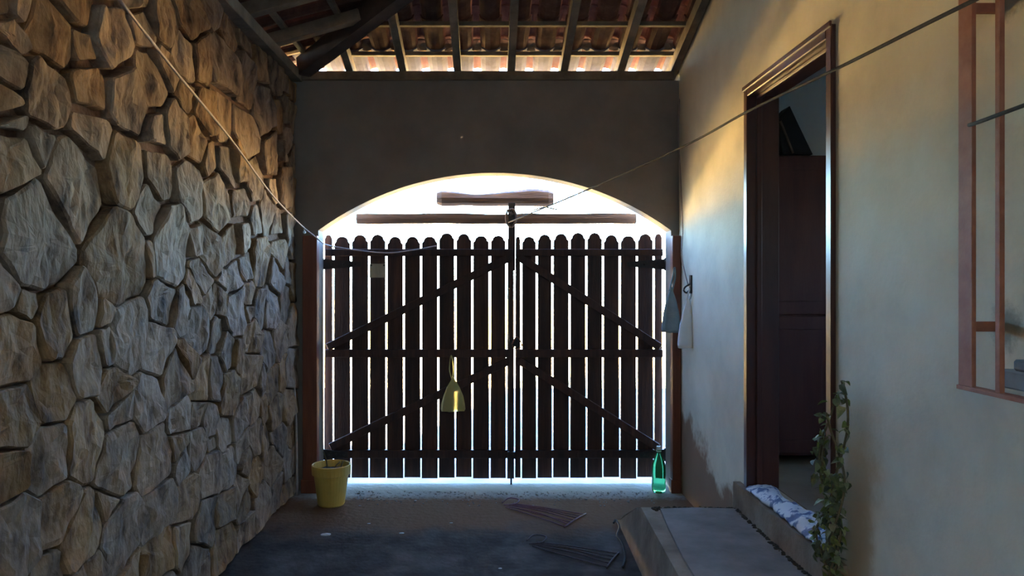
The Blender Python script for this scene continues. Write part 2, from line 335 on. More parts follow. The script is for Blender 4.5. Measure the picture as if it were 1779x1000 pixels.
def cell(i):
    Y, z, r = seeds[i]; u = Y * AN
    poly = [(0.9 * AN, 0.005), (5.635 * AN, 0.005), (5.635 * AN, 3.09), (0.9 * AN, 3.09)]
    for j, (Yj, zj, rj) in enumerate(seeds):
        if j == i: continue
        uj = Yj * AN; dx, dz = uj - u, zj - z; d2 = dx * dx + dz * dz
        if d2 > 1.6: continue
        k = (uj * uj + zj * zj - u * u - z * z + 0.75 * (r * r - rj * rj)) / 2
        out = []
        for a in range(len(poly)):
            p, q = poly[a], poly[(a + 1) % len(poly)]
            sp = p[0] * dx + p[1] * dz - k; sq = q[0] * dx + q[1] * dz - k
            if sp <= 0: out.append(p)
            if sp * sq < 0:
                t = sp / (sp - sq); out.append((p[0] + (q[0] - p[0]) * t, p[1] + (q[1] - p[1]) * t))
        poly = out
        if len(poly) < 3: return None
    return [(p[0] / AN, p[1]) for p in poly]
def inset(poly, g):
    n = len(poly); lines = []
    for i in range(n):
        (x0, y0), (x1, y1) = poly[i], poly[(i + 1) % n]; L_ = math.hypot(x1 - x0, y1 - y0)
        if L_ < 1e-4: continue
        nx, ny = -(y1 - y0) / L_, (x1 - x0) / L_
        lines.append((nx, ny, nx * x0 + ny * y0 + g))
    out = [p for p in poly]
    for nx, ny, c in lines:
        res = []
        for a in range(len(out)):
            p, q = out[a], out[(a + 1) % len(out)]
            sp = nx * p[0] + ny * p[1] - c; sq = nx * q[0] + ny * q[1] - c
            if sp >= 0: res.append(p)
            if sp * sq < 0:
                t = sp / (sp - sq); res.append((p[0] + (q[0] - p[0]) * t, p[1] + (q[1] - p[1]) * t))
        out = res
        if len(out) < 3: return None
    return out
nst = 0
for i in range(len(seeds)):
    c = cell(i)
    if not c: continue
    up = seeds[i][1] > 1.75
    p = inset(c, rs.uniform(0.005, 0.022) if up else rs.uniform(0.002, 0.006))
    if not p: continue
    # split each side, cut the corners a little, roughen the outline
    cy = sum(q[0] for q in p) / len(p); cz = sum(q[1] for q in p) / len(p); sm = []
    for a in range(len(p)):
        A, Bq = p[a], p[(a + 1) % len(p)]; L_ = math.dist(A, Bq)
        if L_ < 0.012: continue
        ns_ = max(1, min(5, round(L_ / 0.06))); cut = min(0.25, 0.010 / L_)
        for k in range(ns_ + 1):
            t = cut + (1 - 2 * cut) * k / ns_; j_ = 0.0 if k in (0, ns_) else 0.006
            q = (A[0] + (Bq[0] - A[0]) * t, A[1] + (Bq[1] - A[1]) * t)
            nx, nz = cy - q[0], cz - q[1]; nl = math.hypot(nx, nz) + 1e-6; e_ = rs.uniform(-0.3, 1) * j_
            sm.append((q[0] + nx / nl * e_, q[1] + nz / nl * e_))
    n = len(sm)
    if n < 5: continue
    dep = rs.uniform(0.030, 0.065) if up else rs.uniform(0.040, 0.056); ty, tz = rs.uniform(-0.10, 0.10), rs.uniform(-0.08, 0.08)
    # surface facets: a ridge across the stone
    ra = rs.uniform(0, 3.14); rk = rs.uniform(-0.10, 0.16); ro = rs.uniform(-0.04, 0.04)
    def hgt(y, z, edge):
        dy, dz = y - cy, z - cz
        hh = dep + ty * dy + tz * dz - rk * max(0, dy * math.cos(ra) + dz * math.sin(ra) - ro)
        hh += 0.020 * noise.noise((y * 8, z * 6, i * 3.1)) + 0.014 * noise.noise((y * 22, z * 16, i * 1.7))
        return max(0.012, hh - edge)
    bm = bmesh.new(); rings = []
    for f, ed in ((1.0, None), (1.0, 0.009), (0.95, 0.001), (0.75, 0.0), (0.5, 0.0), (0.25, 0.0)):
        rg = []
        for (y, z) in sm:
            yy, zz = cy + (y - cy) * f, cz + (z - cz) * f
            xx = -0.02 if ed is None else hgt(yy, zz, ed)
            rg.append(bm.verts.new((XM + xx, yy, zz)))
        rings.append(rg)
    cv = bm.verts.new((XM + hgt(cy, cz, 0), cy, cz))
    for a, b in zip(rings, rings[1:]):
        for k in range(n): bm.faces.new((a[k], a[(k + 1) % n], b[(k + 1) % n], b[k]))
    for k in range(n): bm.faces.new((rings[-1][k], rings[-1][(k + 1) % n], cv))
    fin(bm, 'stone', M['stone'], wl); nst += 1
print('stones', nst)

# ------------------------------------------------------------------ roof: plates, rafters, battens, clay tiles
S = 0.28; sl_ = math.atan(S)
ZR = 3.175                        # underside of the rafters above the plates
rf = empty('ceiling', (0, Y0, ZP)); tag(rf, kind='structure')
B('wall_plate', (-1.435, Y0 - 0.03, ZP), (1.40, Y0 + 0.05, ZR), M['roofwood'], rf)
B('wall_plate', (-1.56, YR, 3.10), (-1.42, Y0 + 0.1, ZR), M['roofwood'], rf)
def zf(y): return ZR + S * (Y0 - y)             # underside of the front slope
def zl(x): return ZR + S * (x + 1.45)           # underside of the left slope
XH = XR                                          # the hip meets the house wall here
YH = Y0 - (XH + 1.45)
# hip beam
Bm('hip_beam', (-1.40, 5.60, ZR + 0.02), (XH, YH, zl(XH) + 0.03), 0.10, 0.13, M['hipwood'], rf)
# front rafters (x at the plate)
for px in (608, 700, 795, 888, 980, 1078, 1171):
    x = (px - CX) / F * Y0
    yt = max(YH, Y0 - (x + 1.45) + 0.05)
    ye = 6.02
    Bm('rafter', (x, ye, zf(ye) + 0.04), (x + (0.0), yt, zf(yt) + 0.04), 0.055, 0.08, M['roofwood'], rf)
# left rafters
for y in (5.02, 4.48, 3.94, 3.40, 2.86, 2.3, 1.7, 1.1, 0.5):
    xt = min(XH, Y0 - y - 1.45 - 0.05)
    Bm('rafter', (-1.62, y, zl(-1.62) + 0.04), (xt, y, zl(xt) + 0.04), 0.075, 0.08, M['roofwood'], rf)
# battens
byl = [5.577 - 0.357 * k for k in range(9)]
for y in byl:
    x0 = y * -1 + Y0 - 1.45 - 0.02
    if x0 < XH - 0.1: B('batten', (x0, y - 0.02, zf(y) + 0.078), (XH - 0.005, y + 0.02, zf(y) + 0.108), M['roofwood'], rf, 0.003)
bxl = [-1.377 + 0.357 * k for k in range(8)]
for x in bxl:
    y1 = Y0 - (x + 1.45) + 0.02
    B('batten', (x - 0.02, YR, zl(x) + 0.078), (x + 0.02, y1, zl(x) + 0.108), M['roofwood'], rf, 0.003)
# clay tiles: channel (hollow up) and cover (hollow down), half-round and tapered
def tile_mesh(name, w0, w1, sag, L_, cover, m='tile'):
    bm = bmesh.new(); ns = 6; th = 0.012; g = {}
    for li, (v, wd) in enumerate(((0, w0), (L_ / 2, (w0 + w1) / 2), (L_, w1))):
        for k in range(ns + 1):
            a = math.pi * k / ns
            for s in (0, 1):
                rx = wd / 2 - s * th; rz = sag - s * th
                z = math.sin(a) * rz * (1 if cover else -1)
                g[li, k, s] = bm.verts.new((math.cos(a) * rx, v, z))
    for li in range(2):
        for k in range(ns):
            for s in (0, 1):
                bm.faces.new((g[li, k, s], g[li, k + 1, s], g[li + 1, k + 1, s], g[li + 1, k, s]))
        for k in (0, ns): bm.faces.new((g[li, k, 0], g[li, k, 1], g[li + 1, k, 1], g[li + 1, k, 0]))
    for li in (0, 2):
        for k in range(ns): bm.faces.new((g[li, k, 0], g[li, k + 1, 0], g[li, k + 1, 1], g[li, k, 1]))
    bmesh.ops.recalc_face_normals(bm, faces=bm.faces)
    me = bpy.data.meshes.new(name); bm.to_mesh(me); bm.free(); me.materials.append(M[m]); return me
t_ch = tile_mesh('channel_tile', 0.145, 0.165, 0.055, 0.46, False)     # v runs up the slope
t_cv = tile_mesh('cover_tile', 0.150, 0.125, 0.060, 0.46, True)
t_che = tile_mesh('channel_tile', 0.145, 0.165, 0.055, 0.46, False, 'limetile'); t_cve = tile_mesh('cover_tile', 0.150, 0.125, 0.060, 0.46, True, 'eavetile')
def put_tile(me, name, x, y, z, rotz, tilt):
    o = link(name, me, None)
    o.parent = rf; o.matrix_parent_inverse = Matrix.Translation(-rf.location)
    o.matrix_basis = Matrix.Translation((x, y, z)) @ Matrix.Rotation(rotz, 4, 'Z') @ Matrix.Rotation(tilt, 4, 'X') @ Matrix.Rotation(random.uniform(-.012, .012), 4, 'Z')
PER = 0.2055
ntile = 0
for k in range(10):                         # front slope; course k has its lower end at yl
    yl = 5.577 + 0.45 - 0.357 * k
    for c in range(-2, 16):
        for cov in (0, 1):
            x = -1.43 + PER * c + (PER / 2 if cov else 0)
            if x > XR + 0.03: continue
            ym = yl - 0.23
            if Y0 - ym > (x + 1.45) + 0.16 or ym < YH - 0.1: continue
            lap = 0.020 * 0
            z = zf(yl) + 0.108 + 0.055 + (0.022 if cov else 0) + 0.016
            put_tile((t_cve if cov else t_che) if k == 0 else (t_cv if cov else t_ch), 'cover_tile' if cov else 'channel_tile', x, yl, z, math.pi, sl_ - 0.03); ntile += 1
for k in range(9):                          # left slope
    xl = -1.377 - 0.45 + 0.357 * k
    for c in range(-1, 16):
        for cov in (0, 1):
            y = 5.55 - PER * c + (PER / 2 if cov else 0)
            xm = xl + 0.23
            if y < 3.45 or (xm + 1.45) > (Y0 - y) + 0.16: continue
            z = zl(xl) + 0.108 + 0.055 + (0.022 if cov else 0) + 0.016
            put_tile(t_cv if cov else t_ch, 'cover_tile' if cov else 'channel_tile', xl, y, z, -math.pi / 2, sl_ - 0.03); ntile += 1
rq = random.Random(3)
for c in range(-1, 15):                     # mortar lumps that bed the eave covers
    x = -1.43 + PER * c + PER / 2
    if x > XR - 0.08: continue
    bm = bmesh.new(); bmesh.ops.create_icosphere(bm, subdivisions=2, radius=1.0)
    for v in bm.verts:
        v.co = Vector((v.co.x * 0.062, v.co.y * 0.04, v.co.z * 0.048)) * (1 + 0.25 * noise.noise(v.co * 2 + Vector((c, 0, 0))))
        v.co += Vector((x + rq.uniform(-.006, .006), 5.60, zf(5.60) + 0.175))
    fin(bm, 'mortar_lump', M['cement'], rf)
print('tiles', ntile)
t_hip = tile_mesh('hip_tile', 0.40, 0.36, 0.10, 0.46, True)
for k in range(12):                         # hip covers
    d_ = -0.25 + 0.36 * k; x = -1.45 + d_ / math.sqrt(2); y = Y0 - d_ / math.sqrt(2)
    if x > XR - 0.1: break
    put_tile(t_hip, 'hip_tile', x, y, zl(x) + 0.20, R(-135), math.atan(S / math.sqrt(2)) - 0.03)
# the part of the roof over the photographer
bm = bmesh.new()
extrude_poly(bm, [(-1.75, YR, zl(-1.75) + 0.11), (XR, YR, zl(XR) + 0.11), (XR, YH, zl(XR) + 0.11), (0.62, 3.55, zl(0.62) + 0.11), (-1.75, 3.55, zl(-1.75) + 0.11)], (0, 0, 0.03))
fin(bm, 'roof_boarding', M['tile'], rf)

# ------------------------------------------------------------------ gate leaves
GY = 5.88
def gx(px): return (px - CX) / F * GY
def gz(py): return H - (py - CY) / F * GY
PXM = F / GY
def board_mesh(x0, x1, zt, zb, rnd, parent):
    tp = 0.0035; bm = bmesh.new(); wd = x1 - x0; pts = [(x0 - tp, GY, zb), (x1 + tp, GY, zb)]
    sh = zt - wd * 0.42 * rnd - 0.012
    pts.append((x1, GY, sh))
    for k in range(7):
        a = math.pi * k / 6; pts.append(((x0 + x1) / 2 + math.cos(a) * wd * 0.40, GY, sh + 0.012 + math.sin(a) * (zt - sh - 0.012)))
    pts.append((x0, GY, sh))
    extrude_poly(bm, pts, (0, 0.024, 0))
    return fin(bm, 'board', M['gatewood'], parent)
def leaf(gaps, xs, xe, hinge_px, meet_px, label, sgn):
    g = empty('gate_leaf', (gx(hinge_px), GY, gz(826)))
    tag(g, label, 'gate', 'leaves of the wooden gate')
    ed = [xs] + gaps + [xe]
    for i in range(len(ed) - 1):
        hw = 2.0
        a = ed[i] + (hw if i else 0); b = ed[i + 1] - (hw if i < len(ed) - 2 else 0)
        board_mesh(gx(a), gx(b), gz(406 + random.uniform(-2, 5)), gz(830 + random.uniform(-2, 1)), random.uniform(0.7, 1.0), g)
    lo, hi = min(hinge_px, meet_px), max(hinge_px, meet_px)
    for (ya, yb) in ((432.5, 445), (606, 620), (780, 794)):
        B('rail', (gx(lo), GY - 0.035, gz(yb)), (gx(hi), GY - 0.001, gz(ya)), M['gatewood'], g)
    for (pa, pb) in (((meet_px - sgn * 4, 446), (hinge_px + sgn * 3, 603)), ((meet_px - sgn * 4, 625), (hinge_px + sgn * 8, 776))):
        a = at(pa[0], pa[1], GY - 0.017); b = at(pb[0], pb[1], GY - 0.017)
        Bm('brace', a, b, 0.062, 0.034, M['gatewood'], g, up=(0, 1, 0))
    for yy in (459, 787):
        # strap hinge: tapered iron strap with knuckle and bolts
        h = bmesh.new(); L_ = 62 if yy < 500 else 40
        xA, xB = gx(hinge_px - sgn * 4), gx(hinge_px + sgn * L_)
        zc = gz(yy); hA, hB = 0.042, 0.018
        extrude_poly(h, [(xA, GY - 0.045, zc - hA), (xB, GY - 0.045, zc - hB), (xB, GY - 0.045, zc + hB), (xA, GY - 0.045, zc + hA)], (0, 0.008, 0))
        ho = fin(h, 'strap_hinge', M['iron'], g)
        T('knuckle', [(xA, GY - 0.045, zc - 0.05), (xA, GY - 0.045, zc + 0.05)], 0.012, M['iron'], g, 8)
        for t in (0.25, 0.55, 0.85):
            x = xA + (xB - xA) * t
            bo = bmesh.new(); lathe(bo, [(0.0, 0.006), (0.007, 0.005), (0.009, 0.0)], 8)
            bmesh.ops.transform(bo, matrix=Matrix.Translation((x, GY - 0.045, zc)) @ Matrix.Rotation(R(90), 4, 'X'), verts=bo.verts)
            fin(bo, 'bolt', M['iron'], g)
    return g
gl = leaf([578.8, 609.6, 641, 671, 701.5, 731.4, 761.4, 791, 820.5, 851, 880], 564, 892.3, 566, 891, 'left leaf of the dark wooden plank gate, with the yellow bag hanging on it', 1)
gr = leaf([905.6, 932.8, 960, 989.6, 1019, 1047.5, 1077, 1106.6, 1136], 895.8, 1150, 1150, 897, 'right leaf of the dark wooden plank gate, beside the green bottle', -1)
# cover strip, latch and drop bolt on the left leaf's meeting edge
B('meeting_stile', (gx(884), GY - 0.05, gz(812)), (gx(891.5), GY - 0.036, gz(500)), M['gatewood'], gl, 0.002)
T('drop_bolt', [at(888, 700, GY - 0.06), at(888, 843, GY - 0.06)], 0.008, M['iron'], gl, 6)
B('bolt_guide', at(882, 797, GY - 0.075) - Vector((0, 0, 0.0)), at(895, 783, GY - 0.036), M['iron'], gl, 0.002)
B('latch_plate', at(886, 602, GY - 0.06), at(901, 588, GY - 0.036), M['iron'], gl, 0.002)
T('latch_chain', cat([at(889, 598, GY - 0.065), at(897, 585, GY - 0.075), at(904, 592, GY - 0.07), at(906, 601, GY - 0.065), at(898, 606, GY - 0.07), at(890, 600, GY - 0.065)], 5), 0.005, M['rust'], gl, 5)

# gate posts on the inner face of the wall
for (a, b, lab) in ((528, 553, 'dark reddish wooden post between the stone wall and the gate'), (1166, 1182, 'reddish wooden post between the gate and the pale house wall')):
    g = empty('gate_post', ((a + b - 2 * CX) / 2 / F * 5.62, 5.62, 0)); tag(g, lab, 'post', 'posts beside the gate')
    x0, x1 = (a - CX) / F * 5.62, (b - CX) / F * 5.62
    B('post', (x0, 5.575, 0), (min(x1, XR - 0.004), 5.648, 1.93), M['postwood'], g)
    B('post_foot', (x0 - 0.012, 5.57, 0), (min(x1 + 0.012, XR - 0.002), 5.648, 0.10), M['postwood'], g)

# ------------------------------------------------------------------ rail and log above the gate, outside
g = empty('wooden_crossbar', at(889, 400, 5.96)); tag(g, 'long weathered crossbar seen in the arch just above the gate boards', 'bar')
bm = bmesh.new(); ra, rb = at(620, 380, 5.96), at(1104, 380, 5.96); n = 24; rings = []
for i in range(n + 1):
    t = i / n; c = ra.lerp(rb, t); hh = 0.046 + 0.008 * noise.noise((t * 9, 0, 3)); dz = 0.008 * noise.noise((t * 5, 2, 0))
    rings.append([bm.verts.new((c.x, c.y + dy, c.z + dz + z_ * hh)) for dy, z_ in ((-0.035, -0.85), (0.035, -0.85), (0.04, 0), (0.035, 0.85), (-0.035, 0.85), (-0.04, 0))])
for a, b in zip(rings, rings[1:]):
    for k in range(6): bm.faces.new((a[k], a[(k + 1) % 6], b[(k + 1) % 6], b[k]))
bm.faces.new(rings[0]); bm.faces.new(rings[-1])
fin(bm, 'bar', M['weathered'], g)
for px in (889,):
    B('bracket', at(px - 6, 470, 5.905 + 0.005), at(px + 6, 352, 5.923), M['iron'], g, 0.002)
T('rope_tie', cat([at(880, 366, 5.91), at(892, 364, 5.90), at(897, 380, 5.90), at(889, 394, 5.90), at(880, 386, 5.90), at(881, 368, 5.91), at(892, 372, 5.895)], 5), 0.009, M['weathered'], g, 6)
g = empty('weathered_log', at(860, 360, 6.01)); tag(g, 'thick weathered log with a hollow top hanging in the bright arch', 'log')
bm = bmesh.new(); rings = []; n = 22; a0, a1 = at(759, 345, 6.01), at(961, 346, 6.01)
for i in range(n + 1):
    t = i / n; c = a0.lerp(a1, t)
    top = 0.072 - 0.034 * math.exp(-((t - 0.36) / 0.22) ** 2) + 0.012 * math.exp(-((t - 0.82) / 0.1) ** 2) + 0.006 * noise.noise((t * 8, 1, 1)); bot = -0.058 + 0.006 * noise.noise((t * 6, 4, 1))
    e = 1.0 if 0 < i < n else 0.8
    ring = []
    for k in range(10):
        a = 2 * math.pi * k / 10; z_ = math.sin(a); z_ = (top if z_ > 0 else -bot) * math.copysign(abs(z_) ** 0.7, z_)
        ring.append(bm.verts.new((c.x, c.y + math.cos(a) * 0.075 * e, c.z + z_ * e)))
    rings.append(ring)
for a, b in zip(rings, rings[1:]):
    for k in range(10): bm.faces.new((a[k], a[(k + 1) % 10], b[(k + 1) % 10], b[k]))
bm.faces.new(rings[0]); bm.faces.new(rings[-1])
fin(bm, 'log', M['weathered'], g)
T('rope', cat([at(886, 358, 5.93), at(889, 366, 5.92), at(887, 376, 5.917)], 4), 0.012, M['weathered'], g, 6)
T('twig', cat([at(925, 366, 5.95), at(945, 360, 5.93), at(968, 364, 5.93)], 4), 0.006, M['weathered'], g, 5)

# ------------------------------------------------------------------ lines and cables
o = T('clothesline', cat([at(884, 386, 5.87), at(1010, 334, 5.05), at(1182, 257, 4.0), at(1300, 193, 3.2), at(1452, 120, 2.45), at(1600, 46, 1.95), at(1760, -33, 1.6)], 8), 0.0055, M['cord'], None, 8)
tag(o, 'thin black line running from the arch up across the doorway to the top right', 'line')
o = T('tie_line', cat([at(1684, 217, 2.07), at(1700, 212, 1.99), at(1779, 183, 1.8), at(1900, 140, 1.6)], 8), 0.0055, M['cord'], None, 8)
tag(o, 'short black line tied to the rusty window grille', 'line')
pts = [at(205, -4, 2.35), at(300, 118, 2.95), at(400, 240, 3.9), at(470, 335, 4.75), at(520, 388, 5.38), at(545, 409, 5.53), at(556, 418, 5.565), at(567, 425, 5.73), at(590, 430, 5.80), at(640, 437, 5.82), at(680, 439, 5.825), at(720, 434, 5.825), at(758, 427, 5.825)]
o = T('power_cable', cat(pts, 8), 0.0055, M['cable'], None, 8)
tag(o, 'pale cable slanting down the stone wall and drooping along the gate top', 'cable')
g = empty('cable_clip', at(529, 403, 5.50)); tag(g, 'small pale clip on the slanting cable near the gate post', 'clip')
bm = bmesh.new(); bmesh.ops.create_icosphere(bm, subdivisions=1, radius=0.013, matrix=Matrix.Translation(at(529, 403, 5.50))); fin(bm, 'bulb', M['whiteplastic'], g)
T('neck', [at(529, 401, 5.50), at(528, 394, 5.49)], 0.005, M['whiteplastic'], g)
o = T('leaning_hose', cat([(-1.425, 5.52, 0.0), (-1.435, 5.535, 0.45), (-1.45, 5.545, 0.75), (-1.475, 5.555, 0.98)], 6), 0.009, M['cable'], None, 6)
tag(o, 'thin pale hose standing in the corner behind the yellow pot', 'hose')
o = T('corner_wire', cat([at(1180, 172, 5.60), at(1179, 240, 5.58), at(1183, 320, 5.56), at(1186, 400, 5.5), at(1184, 440, 5.45), at(1189, 470, 5.40), at(1196, 497, 5.34)], 6), 0.0045, M['cable'], None, 6)
tag(o, 'thin wire hanging down the corner above the white cloth bag', 'wire')

# ------------------------------------------------------------------ bags
def bag(name, cpx, top, neck, bot, wpx, Y, dep, m, label, catg, folds=5, skew=0.0, seed=1, hang=None, tail=0.0):
    g = empty(name, at(cpx, bot, Y)); tag(g, label, catg)
    k = Y / F; bm = bmesh.new(); rings = []; n = 20; prof = [(0.0, 0.08), (0.1, 0.2), (0.3, 0.52), (0.55, 0.8), (0.8, 0.97), (0.93, 1.0), (1.0, 0.93)]
    for t, wv in prof:
        yy = neck + (bot - neck) * t; c = at(cpx + skew * t, yy, Y)
        ring = []
        for q in range(n):
            a = 2 * math.pi * q / n; f = 1 + 0.13 * (1 - t * 0.6) * math.sin(folds * a + seed + t) + 0.08 * noise.noise((math.cos(a) * 2, math.sin(a) * 2 + seed, t * 4))
            zz = 0.014 * noise.noise((math.cos(a) * 2 + 5, seed, 3)) * (t > 0.85)
            ring.append(bm.verts.new((c.x + math.cos(a) * wpx / 2 * k * wv * f, c.y + math.sin(a) * dep * wv * f, c.z + zz)))
        rings.append(ring)
    for a, b in zip(rings, rings[1:]):
        for q in range(n): bm.faces.new((a[q], a[(q + 1) % n], b[(q + 1) % n], b[q]))
    bm.faces.new(rings[0]); bm.faces.new(rings[-1])
    fin(bm, 'pouch', m, g, smooth=True)
    return g
g = bag('plastic_bag', 787, 615, 655, 714, 42, 5.80, 0.028, M['bagfilm'], 'yellowish see-through plastic bag hanging on the left gate leaf', 'bag', seed=2)
T('handle', cat([at(785, 658, 5.80), at(781, 640, 5.82), at(784, 617, 5.835), at(788, 640, 5.82), at(786, 658, 5.80)], 6), 0.005, M['bagfilm'], g, 6)
bm = bmesh.new()
g = bag('grey_bag', 1166, 465, 498, 577, 34, 5.48, 0.035, M['greybag'], 'grey cloth bag hanging on the reddish post beside the gate', 'bag', folds=4, seed=4)
T('handle', cat([at(1163, 505, 5.48), at(1169, 480, 5.53), at(1172, 464, 5.565), at(1173, 482, 5.53), at(1168, 505, 5.48)], 6), 0.006, M['greybag'], g, 6)
T('nail', [at(1172, 466, 5.545), at(1172, 466, 5.574)], 0.004, M['iron'], g, 5)
g = bag('white_bag', 1196, 515, 514, 604, 31, 5.30, 0.03, M['whitebag'], 'white cloth bag hanging from a dark hook on the house wall', 'bag', folds=4, seed=7, skew=-3)
T('handle', cat([at(1193, 520, 5.30), at(1196, 508, 5.29), at(1199, 501, 5.30), at(1200, 512, 5.30), at(1198, 520, 5.30)], 5), 0.006, M['whitebag'], g, 6)
g = empty('wall_hook', (XR, 5.30, 1.53)); tag(g, 'dark hook plate on the house wall above the white bag', 'hook')
B('plate', (XR - 0.012, 5.28, 1.50), (XR, 5.32, 1.63), M['iron'], g, 0.002)
T('hook', cat([(XR - 0.006, 5.30, 1.57), (XR - 0.045, 5.30, 1.545), (XR - 0.055, 5.30, 1.52), (XR - 0.035, 5.30, 1.505), (XR - 0.02, 5.30, 1.52)], 5), 0.006, M['iron'], g, 6)
g = empty('paper_notice', at(656, 482, 5.87)); tag(g, 'small beige card fixed to the left gate leaf near the top', 'card')
bm = bmesh.new(); nn = 6; row = []
for i in range(nn + 1):
    px = 642 + 28 * i / nn; dy = 0.005 * math.sin(i * 0.9)
    row.append((at(px, 458, 5.872) - Vector((0, dy + 0.002, 0)), at(px, 482, 5.872) - Vector((0, dy * 0.5 + 0.004, 0))))
A_ = [(bm.verts.new(a), bm.verts.new(b), bm.verts.new(a - Vector((0, .002, 0))), bm.verts.new(b - Vector((0, .002, 0)))) for a, b in row]
for p, q in zip(A_, A_[1:]):
    bm.faces.new((p[0], p[1], q[1], q[0])); bm.faces.new((p[2], p[3], q[3], q[2])); bm.faces.new((p[0], p[2], q[2], q[0])); bm.faces.new((p[1], p[3], q[3], q[1]))
bm.faces.new(A_[0][0:1] + A_[0][2:4] + A_[0][1:2]); bm.faces.new(A_[-1][0:1] + A_[-1][2:4] + A_[-1][1:2])
fin(bm, 'card', M['paper'], g)
for px in (645, 667): B('tack', at(px - 1.5, 462, 5.864), at(px + 1.5, 459, 5.868), M['iron'], g, 0)

# ------------------------------------------------------------------ yellow pot and green bottle
bx, by = -1.125, 5.30
g = empty('yellow_pot', (bx, by, 0)); tag(g, 'yellow plastic plant pot standing at the left gate post', 'pot')
bm = bmesh.new(); lathe(bm, [(0.0, 0.0), (0.088, 0.0), (0.094, 0.01), (0.122, 0.215), (0.136, 0.22), (0.138, 0.285), (0.132, 0.288), (0.126, 0.283), (0.120, 0.215), (0.088, 0.02), (0, 0.02)], 32, (bx, by, 0)); fin(bm, 'pot_body', M['yellow'], g, smooth=False)
bm = bmesh.new(); rg = lathe(bm, [(0.118, 0.235), (0.09, 0.248), (0.05, 0.255), (0.012, 0.25)], 20, (bx, by, 0)); bm.faces.new(rg[-1])
for v in bm.verts: v.co.z += 0.012 * noise.noise(v.co * 25)
fin(bm, 'soil', M['soil'], g)
for (dx, dy, h_, lx) in ((-0.03, 0.02, 0.13, -0.03), (0.02, -0.03, 0.07, 0.05), (0.06, 0.03, 0.06, 0.02)):
    T('dry_stem', cat([(bx + dx, by + dy, 0.24), (bx + dx + lx * .4, by + dy, 0.24 + h_ * .6), (bx + dx + lx, by + dy, 0.24 + h_)], 4), 0.005, M['stem'], g, 5)
x_, y_ = 1.275, 5.60
g = empty('green_bottle', (x_, y_, 0)); tag(g, 'green plastic drink bottle standing at the right gate post', 'bottle')
bm = bmesh.new(); rg = lathe(bm, [(0.02, 0.012), (0.036, 0.0), (0.049, 0.012), (0.052, 0.04), (0.052, 0.09), (0.050, 0.10), (0.052, 0.11), (0.052, 0.19), (0.048, 0.215), (0.034, 0.26), (0.018, 0.295), (0.0145, 0.305), (0.0145, 0.335)], 28, (x_, y_, 0.001)); bm.faces.new(rg[0][::-1])
fin(bm, 'bottle_body', M['greenpet'], g, smooth=True)
bm = bmesh.new(); rg = lathe(bm, [(0.017, 0.322), (0.017, 0.345), (0.015, 0.348)], 20, (x_, y_, 0)); bm.faces.new(rg[-1]); bm.faces.new(rg[0][::-1]); fin(bm, 'cap', M['whiteplastic'], g)
bm = bmesh.new(); lathe(bm, [(0.019, 0.308), (0.019, 0.314)], 20, (x_, y_, 0)); fin(bm, 'neck_ring', M['whiteplastic'], g)

# ------------------------------------------------------------------ doorstep
g = empty('doorstep', (1.1, 3.4, 0)); tag(g, 'cement doorstep with a worn grey tread below the doorway', 'step')
bm = bmesh.new()
prof = [(2.3, 0.0), (2.3, 0.29), (4.27, 0.29), (4.36, 0.262), (4.50, 0.205), (4.68, 0.115), (4.82, 0.045), (4.95, 0.0)]
def lx(y): return 0.775 + 0.075 * min(1, max(0, (y - 3.27) / 1.0))
L1 = [bm.verts.new((lx(y) + 0.02 * (z > 0.2), y, z)) for y, z in prof]; L2 = [bm.verts.new((XR - 0.045 if y < 4.3 else XR - 0.003, y, z)) for y, z in prof]
bm.faces.new(L1); bm.faces.new(L2[::-1])
for i in range(len(prof)): j = (i + 1) % len(prof); bm.faces.new((L1[i], L1[j], L2[j], L2[i]))
bmesh.ops.subdivide_edges(bm, edges=[e for e in bm.edges if e.calc_length() > 0.4], cuts=6, use_grid_fill=True)
for v in bm.verts:
    if v.co.x < XR - 0.06 and v.co.z > 0.01 and v.co.z < 0.285: v.co += Vector((0.012 * noise.noise(v.co * 6), 0, 0))
fin(bm, 'step_body', M['cement'], g)
bm = bmesh.new()
extrude_poly(bm, [(0.86, 2.32, 0.291), (1.388, 2.32, 0.291), (1.388, 4.20, 0.291), (1.16, 4.215, 0.291), (0.965, 4.20, 0.291), (0.935, 3.9, 0.291), (0.90, 3.45, 0.291)], (0, 0, 0.014))
fin(bm, 'tread', M['slab'], g)
# crumbs along the back edge; a second row imitates the dark sill gap
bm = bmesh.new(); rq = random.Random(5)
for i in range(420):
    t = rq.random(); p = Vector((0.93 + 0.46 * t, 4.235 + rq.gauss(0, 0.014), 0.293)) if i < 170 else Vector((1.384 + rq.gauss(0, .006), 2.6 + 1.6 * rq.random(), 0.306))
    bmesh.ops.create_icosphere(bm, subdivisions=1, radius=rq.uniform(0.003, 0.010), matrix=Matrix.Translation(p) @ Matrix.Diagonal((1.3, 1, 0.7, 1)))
o = fin(bm, 'debris_and_gap', M['soil'], g); o['kind'] = 'stuff'

